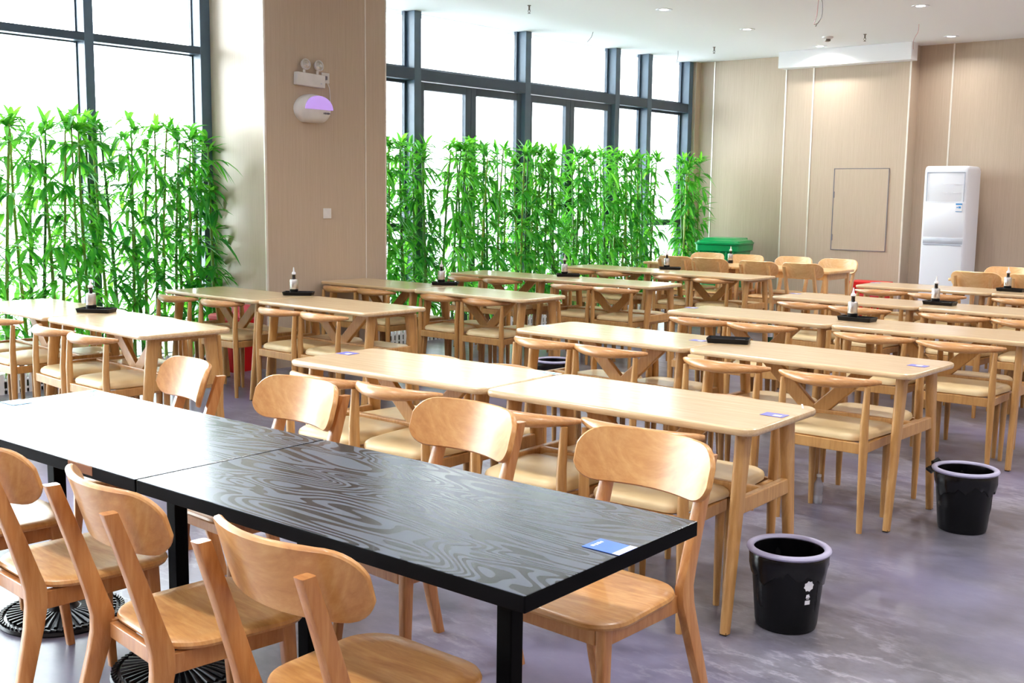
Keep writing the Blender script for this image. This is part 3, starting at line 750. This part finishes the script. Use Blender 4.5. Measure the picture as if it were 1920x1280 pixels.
card(bpt(.045, .335), GB + R(90), .075, .10, 'cyan_print', [('white_print', [(-.03, -.04, .03, -.025), (-.02, .0, .02, .02)])], 'light blue card at the left end of the left black table')
b = BM(); box(b, -.045, -.003, 0, .045, .003, .001); o = obj('white_straw', b, 'white_print', None, loc=(-1.85, 3.875, .7508), rot=(0, 0, R(-62))); tag(o, 'white straw wrapper on the right end of the front right table row', 'straw')

# ================================================================ BLACK BINS
def make_bin(x, y, rz, label, seed, mark=False, knot=False):
    t = thing('waste_bin', label, 'bin', (x, y, 0), rz, 'black waste bins with liners')
    b = BM(); lathe(b, [(.100, 0), (.106, .004), (.110, .02), (.132, .262), (.128, .262), (.106, .02), (.02, .012)], 48); obj('bin_body', b, 'black_plastic', t, True)
    rg = random.Random(seed); b = BM(); N = 56; rings = []
    ph = [rg.uniform(0, 6.28) for _ in range(6)]
    def wob(a, k): return (math.sin(3 * a + ph[0]) + .6 * math.sin(7 * a + ph[1]) + .5 * math.sin(13 * a + ph[2]) + .3 * math.sin(21 * a + ph[3])) * k
    for (r0, z, kr, kz) in ((.126, .200, .0, .016), (.131, .204, .002, .016), (.138, .235, .004, .006), (.141, .27, .001, 0), (.136, .284, 0, 0), (.124, .283, 0, 0), (.120, .24, .004, 0), (.112, .12, .006, 0), (.10, .04, .004, 0), (.01, .03, 0, 0)):
        rings.append([((r0 + wob(a, kr)) * math.cos(a), (r0 + wob(a, kr)) * math.sin(a), z + wob(a + 1, kz)) for a in [2 * PI * k / N for k in range(N)]])
    loft(b, rings, cap=False); obj('bin_liner', b, 'bag_black', t, True)
    b = BM(); rings = []
    for k in range(12):
        a = 2 * PI * k / 12; rings.append((.1365 + .0135 * math.cos(a), .287 + .010 * math.sin(a)))
    vs = [[(r_ * math.cos(2 * PI * q / 56), r_ * math.sin(2 * PI * q / 56), z) for q in range(56)] for r_, z in rings + [rings[0]]]
    loft(b, vs, cap=False); bmesh.ops.remove_doubles(b, verts=b.verts, dist=1e-5); obj('rim_ring', b, 'grey_rim', t, True)
    if knot:
        b = BM(); tube(b, [(-.13, .02, .262), (-.155, .03, .268), (-.165, .045, .285), (-.15, .06, .30), (-.135, .07, .285)], [.012, .016, .014, .010, .004], 10); tube(b, [(-.15, -.01, .25), (-.17, -.005, .262), (-.165, .02, .272)], [.010, .014, .006], 10)
        obj('liner_knot', b, 'bag_black', t, True)
    if mark:
        b = BM()
        def onb(a, z): r_ = .110 + .022 * (z - .02) / .242 + .0012; return (r_ * math.cos(a), r_ * math.sin(a), z)
        def blob(a0, z0, w_, h_, pts):
            n_ = len(pts); vs_ = [b.verts.new(onb(a0 + px * w_ / .125, z0 + pz * h_)) for px, pz in pts]; b.faces.new(vs_)
        star = [((.5 if k % 2 == 0 else .42) * (1.15 * math.cos(2 * PI * k / 16 + .2)), (.5 if k % 2 == 0 else .40) * 1.15 * math.sin(2 * PI * k / 16 + .2)) for k in range(16)]
        a0 = R(-28)
        blob(a0, .185, .036, .036, star); blob(a0, .148, .018, .014, [(-.5, -.5), (.5, -.4), (.2, .5), (-.4, .4)]); blob(a0, .124, .022, .016, [(-.5, -.5), (.5, -.5), (.5, .5), (-.5, .5)])
        blob(a0, .138, .012, .003, [(-.5, -.5), (.5, -.5), (.5, .5), (-.5, .5)])
        obj('bin_label', b, 'white_print', t)
    return t
make_bin(-1.745, 3.60, 0, 'black round waste bin with white label mark, nearest on the grey floor', 3, True)
make_bin(-1.675, 5.25, 0, 'black round waste bin with knotted liner beside the second right table row', 8, False, True)
make_bin(-5.20, 6.60, 0, 'black round waste bin under the left end of the third right row', 21)

# ================================================================ BOTTLES ON THE FLOOR
t = thing('beer_bottle', 'dark green glass bottle on the floor below the far plywood chair', 'bottle', (-5.55, 10.75, 0))
b = BM(); lathe(b, [(.033, 0), (.036, .005), (.036, .15), (.028, .19), (.014, .215), (.013, .25)], 20); obj('glass_body', b, 'bottle_green', t, True)
b = BM(); lathe(b, [(.0365, .07), (.0368, .072), (.0368, .125), (.0365, .127)], 20, cap=False); obj('paper_label', b, 'silver_band', t, True)
b = BM(); lathe(b, [(.015, .245), (.015, .258), (.002, .26)], 16); obj('cap', b, 'steel', t, True)
t = thing('water_bottle', 'empty clear plastic bottle standing on floor by a chair leg', 'bottle', (-2.375, 5.20, 0))
b = BM(); lathe(b, [(.02, 0), (.024, .006), (.024, .04), (.022, .045), (.024, .05), (.022, .06), (.024, .065), (.023, .10), (.012, .125), (.010, .14)], 18); obj('bottle_body', b, 'clear_bottle', t, True)
b = BM(); lathe(b, [(.012, .138), (.012, .15), (.001, .151)], 14); obj('cap', b, 'white_plastic', t, True)

# ================================================================ GREEN WHEELIE BIN
t = thing('wheelie_bin', 'green plastic wheelie bin with closed lid in the far left corner', 'bin', (-7.74, 13.58, 0), R(10))
b = BM(); rings = []
for z, wd, dp, r in ((.06, .44, .50, .05), (.10, .46, .52, .05), (.80, .55, .62, .05), (.82, .60, .68, .05), (.90, .61, .69, .05), (.905, .56, .64, .04)):
    rings.append([(x, y, z) for x, y in rrect(wd, dp, r, 5)])
loft(b, rings)
for i in range(6): box(b, -.25 + i * .095, -.325, .70, -.235 + i * .095, -.295, .82, .003)
body = obj('bin_body', b, 'green_plastic', t, True)
b = BM()
rings = []
for z, wd, dp, r, oy in ((.905, .63, .70, .06, -.01), (.925, .64, .71, .06, -.01), (.93, .60, .66, .06, 0), (.955, .59, .65, .07, 0), (.962, .50, .55, .07, 0), (.985, .46, .50, .07, .0), (.992, .40, .44, .06, 0)):
    rings.append([(x, y + oy, z) for x, y in rrect(wd, dp, r, 5)])
loft(b, rings)
for i in (-.16, .16): box(b, i - .04, .28, .93, i + .04, .37, .985, .012)
obj('bin_lid', b, 'green_plastic', t, True)
b = BM(); tube(b, [(-.27, .37, .92), (.27, .37, .92)], .016); obj('handle_bar', b, 'green_dark', t, True)
for s in (-1, 1):
    b = BM(); tube(b, [(s * .21, .25, .10), (s * .26, .25, .10)], .10, 24); obj('wheel', b, 'black_plastic', t, True)

# ================================================================ RED CRATES / BOXES
t = thing('red_bin', 'red plastic bin with pinkish lid by the window under second left row', 'bin', (-8.00, 5.70, 0), R(2))
b = BM(); rings = [[(x, y, z) for x, y in rrect(wd, dp, .03, 4)] for z, wd, dp in ((0, .26, .22), (.40, .32, .28), (.43, .34, .30), (.45, .34, .30))]
loft(b, rings); obj('bin_body', b, 'red_plastic', t, True)
b = BM(); rings = [[(x, y, z) for x, y in rrect(wd, dp, .03, 4)] for z, wd, dp in ((.45, .35, .31), (.475, .35, .31), (.49, .32, .28))]
loft(b, rings); box(b, -.17, .10, .48, .17, .155, .56, .01); obj('bin_lid', b, 'pink_plastic', t, True)
t = thing('red_crate', 'red plastic crate on floor between far table and air conditioner', 'crate', (-5.56, 13.35, 0), 0)
b = BM(); box(b, -.22, -.16, 0, .22, .16, .50, .01)
body = obj('crate_body', b, 'red_plastic', t)
b = BM()
for z in (.12, .24, .36): box(b, -.19, -.164, z, .19, -.1605, z + .012); 
obj('side_slot', b, 'pink_plastic', body)
b = BM(); box(b, -.23, -.17, .44, .23, .17, .53, .008); obj('crate_rim', b, 'red_plastic', t)

# ================================================================ AIR CONDITIONER
t = thing('air_conditioner', 'tall white floor-standing air conditioner against the far wall recess', 'air conditioner', (-4.755, 13.70, 0), R(0))
wA, dA, hA = .53, .40, 1.94
b = BM()
rings = []
def acsec(z, i=0):
    pts = []
    hw = wA / 2 - i
    for k in range(13):
        u = -1 + 2 * k / 12; pts.append((u * (hw - .02), -dA / 2 + i - .018 * (1 - u * u), z))
    pts += [(hw, -dA / 2 + .03, z), (hw, dA / 2 - i, z), (-hw, dA / 2 - i, z), (-hw, -dA / 2 + .03, z)]
    return pts
for z, i in ((0, .01), (.02, 0), (1.88, 0), (1.915, .006), (1.935, .02), (1.94, .04)):
    rings.append(acsec(z, i))
loft(b, rings); obj('cabinet', b, 'white_gloss', t, True)
def acpanel(name, z0, z1, m, d=.006, inset=.03):
    b = BM(); hw = wA / 2 - inset; rings = []
    for zz, dd in ((z0, 0), (z0 + .006, d), (z1 - .006, d), (z1, 0)):
        rings.append([(u * hw, -dA / 2 - .018 * (1 - u * u) - dd, zz) for u in [-1 + 2 * k / 12 for k in range(13)]] + [(hw, -dA / 2 + .02, zz), (-hw, -dA / 2 + .02, zz)])
    loft(b, rings); return obj(name, b, m, t, True)
acpanel('lower_panel', .12, 1.00, 'white_gloss'); acpanel('silver_strip', 1.015, 1.09, 'silver_band', .004)
acpanel('middle_panel', 1.10, 1.50, 'white_gloss', .004)
g_ = acpanel('air_outlet', 1.52, 1.86, 'white_gloss', .002, .04)
b = BM()
for k in range(2): box(b, -.02, -.2262, 1.62 + k * .1, .03, -.2215, 1.63 + k * .1, .0005); box(b, .10, -.2235, 1.62 + k * .1, .18, -.2195, 1.63 + k * .1, .0005)
obj('painted_glint', b, 'white_print', g_)  # small white bars standing in for reflections on the glossy outlet front
b = BM(); box(b, -.222, -.214, 1.52, -.217, -.208, 1.865); box(b, -.222, -.222, 1.860, .222, -.208, 1.866); box(b, .217, -.214, 1.52, .222, -.208, 1.865); box(b, -.222, -.2245, 1.004, .222, -.210, 1.010); obj('panel_gap', b, 'grey_line', t)
b = BM(); box(b, .14, -.2275, 1.40, .215, -.217, 1.50, 0); st = obj('energy_label', b, 'white_print', t)
b = BM(); box(b, .14, -.2279, 1.482, .215, -.2276, 1.50); box(b, .14, -.2279, 1.40, .215, -.2276, 1.407); box(b, .152, -.2279, 1.445, .165, -.2276, 1.46); box(b, .172, -.2279, 1.442, .202, -.2276, 1.466); obj('label_print', b, 'cyan_print', st)

# ================================================================ BAMBOO AND PLANTERS
def make_bamboo(v):
    rg = random.Random(100 + v); hgt = 1.98 + rg.uniform(-.08, .08)
    t = thing('bamboo_plant', 'x', 'plant')
    lx, ly = rg.uniform(-.05, .09), rg.uniform(-.08, .08)
    ph = rg.uniform(0, 6)
    def ax(z): k = z / hgt; return Vector((lx * k * k + .012 * math.sin(3 * k + ph), ly * k + .015 * math.sin(4 * k + ph * 2), z))
    pts = []; rs = []; z = 0; r0 = .0175 + rg.uniform(-.002, .003)
    nodes = []
    while z < hgt - .1:
        step = rg.uniform(.16, .22); rr = r0 * (1 - .55 * z / hgt)
        pts += [ax(z), ax(z + .006), ax(z + .014)]; rs += [rr, rr * 1.18, rr * .97]; nodes.append(z); z += step
    pts.append(ax(hgt - .05)); rs.append(r0 * .35)
    b = BM(); tube(b, pts, rs, 8); obj('stem', b, 'stem', t, True)
    b = BM()
    def leaf(p, dirv, L, W, droop):
        d = dirv.normalized(); side = d.cross(Vector((0, 0, 1)))
        if side.length < .1: side = Vector((1, 0, 0))
        side.normalize(); up = side.cross(d).normalized()
        cols = []
        for (k, wv) in ((0, .12), (.18, .75), (.45, 1.0), (.75, .62), (1.0, .0)):
            c = p + d * (L * k) - Vector((0, 0, 1)) * (droop * L * k * k)
            if wv == 0: cols.append([b.verts.new(c)])
            else: cols.append([b.verts.new(c - side * W * wv + up * W * .35 * wv), b.verts.new(c), b.verts.new(c + side * W * wv + up * W * .35 * wv)])
        for a, c in zip(cols[:-1], cols[1:]):
            if len(c) == 3:
                b.faces.new((a[0], a[1], c[1], c[0])); b.faces.new((a[1], a[2], c[2], c[1]))
            else: b.faces.new((a[0], a[1], c[0])); b.faces.new((a[1], a[2], c[0]))
    z = rg.uniform(.22, .36); a0 = rg.uniform(0, 2 * PI)
    while z < hgt:
        k = z / hgt; base = ax(z); a0 += 2.4 + rg.uniform(-.6, .6); top = k > .93
        tl = rg.uniform(.03, .11) if not top else .02
        tip = base + Vector((math.cos(a0), math.sin(a0), rg.uniform(.1, .9))) * tl
        for j in range(rg.randint(7, 10) if top else rg.randint(4, 7)):
            a = a0 + rg.uniform(-1.35, 1.35) if not top else rg.uniform(0, 2 * PI)
            el = rg.uniform(-.75, .65) if not top else rg.uniform(.0, 1.3)
            d = Vector((math.cos(a) * math.cos(el), math.sin(a) * math.cos(el), math.sin(el)))
            leaf(tip, d, rg.uniform(.14, .25), rg.uniform(.016, .026), rg.uniform(.1, .7))
        z += rg.uniform(.058, .098)
    obj('foliage', b, 'leaf', t, False)
    return t
NB = 8
protos = [make_bamboo(v) for v in range(NB)]; pused = [[False] for _ in range(NB)]
rb = random.Random(77)
def plant(y, x, lab, grp):
    v = rb.randrange(NB); place_chair(protos[v], pused[v], (x, y, .04), rb.uniform(0, 2 * PI), lab, grp)
left_y = [3.30, 3.42, 3.52, 3.66, 3.78, 3.90, 4.08, 4.15, 4.22, 4.30, 4.36, 4.48, 4.58, 4.66, 4.76, 4.86, 4.98, 5.06, 5.12, 5.20, 5.28, 5.36, 5.45, 5.54, 5.61, 5.68, 5.74]
for v in range(0): pass
for i, y in enumerate(left_y):
    plant(y, -8.40 + rb.uniform(-.06, .05), 'leafy artificial bamboo stem, %s from the left in the stand left of column' % ordw(i), 'bamboo stems by the windows left of the column')
ry = []
y = 7.46
rr = random.Random(9)
while y < 12.75:
    ry.append(y); y += rr.uniform(.08, .12)
for i, y in enumerate(ry):
    plant(y, -8.38 + rb.uniform(-.08, .08), 'leafy artificial bamboo stem, %s from the left in the stand right of column' % ordw(i), 'bamboo stems by the windows right of the column')
for i, y in enumerate([13.28, 13.36, 13.45, 13.52, 13.60, 13.68]):
    plant(y, -8.32 + rb.uniform(-.06, .08), 'leafy artificial bamboo stem, %s from left in the far corner clump beside green bin' % ordw(i), 'bamboo stems in the far corner clump')
for v in range(NB):
    if not pused[v][0]:
        for ch in list(protos[v].children): bpy.data.objects.remove(ch)
        bpy.data.objects.remove(protos[v])
def planter(y0, y1, lab):
    b = BM(); box(b, -8.52, y0, 0, -8.24, y1, .10, .006); tag(obj('planter_trough', b, 'soil'), lab, 'planter')
planter(3.1, 5.86, 'low dark planter trough under the bamboo left of the column')
planter(7.34, 12.85, 'low dark planter trough under the bamboo right of the column')
planter(13.15, 13.80, 'low dark planter trough under the far corner bamboo')
def make_fence(ln, name_src=None):
    t = thing('picket_fence', 'x', 'fence')
    b = BM(); n = int(ln / .052); 
    for k in range(n):
        y = (k + .5) * ln / n; s = .018
        ring = [(-.004, y - s, 0), (-.004, y + s, 0), (-.004, y + s, .135), (-.004, y + s * .6, .15), (-.004, y, .158), (-.004, y - s * .6, .15), (-.004, y - s, .135)]
        loft(b, [ring, [(.004, q[1], q[2]) for q in ring]])
    obj('pickets', b, 'picket', t)
    b = BM(); box(b, -.010, 0, .03, -.004, ln, .045); box(b, -.010, 0, .095, -.004, ln, .11); obj('cross_rail', b, 'picket', t)
    return t
fe0 = make_fence(.50); feu = [False]
k = 0
for (a, n_, w_) in ((3.3, 5, 'left'), (7.36, 11, 'right')):
    for i in range(n_):
        place_chair(fe0, feu, (-8.215, a + i * .505, 0), 0, 'low white picket fence panel, %s from left, before bamboo %s of column' % (ordw(i), w_), 'white picket fence panels'); k += 1
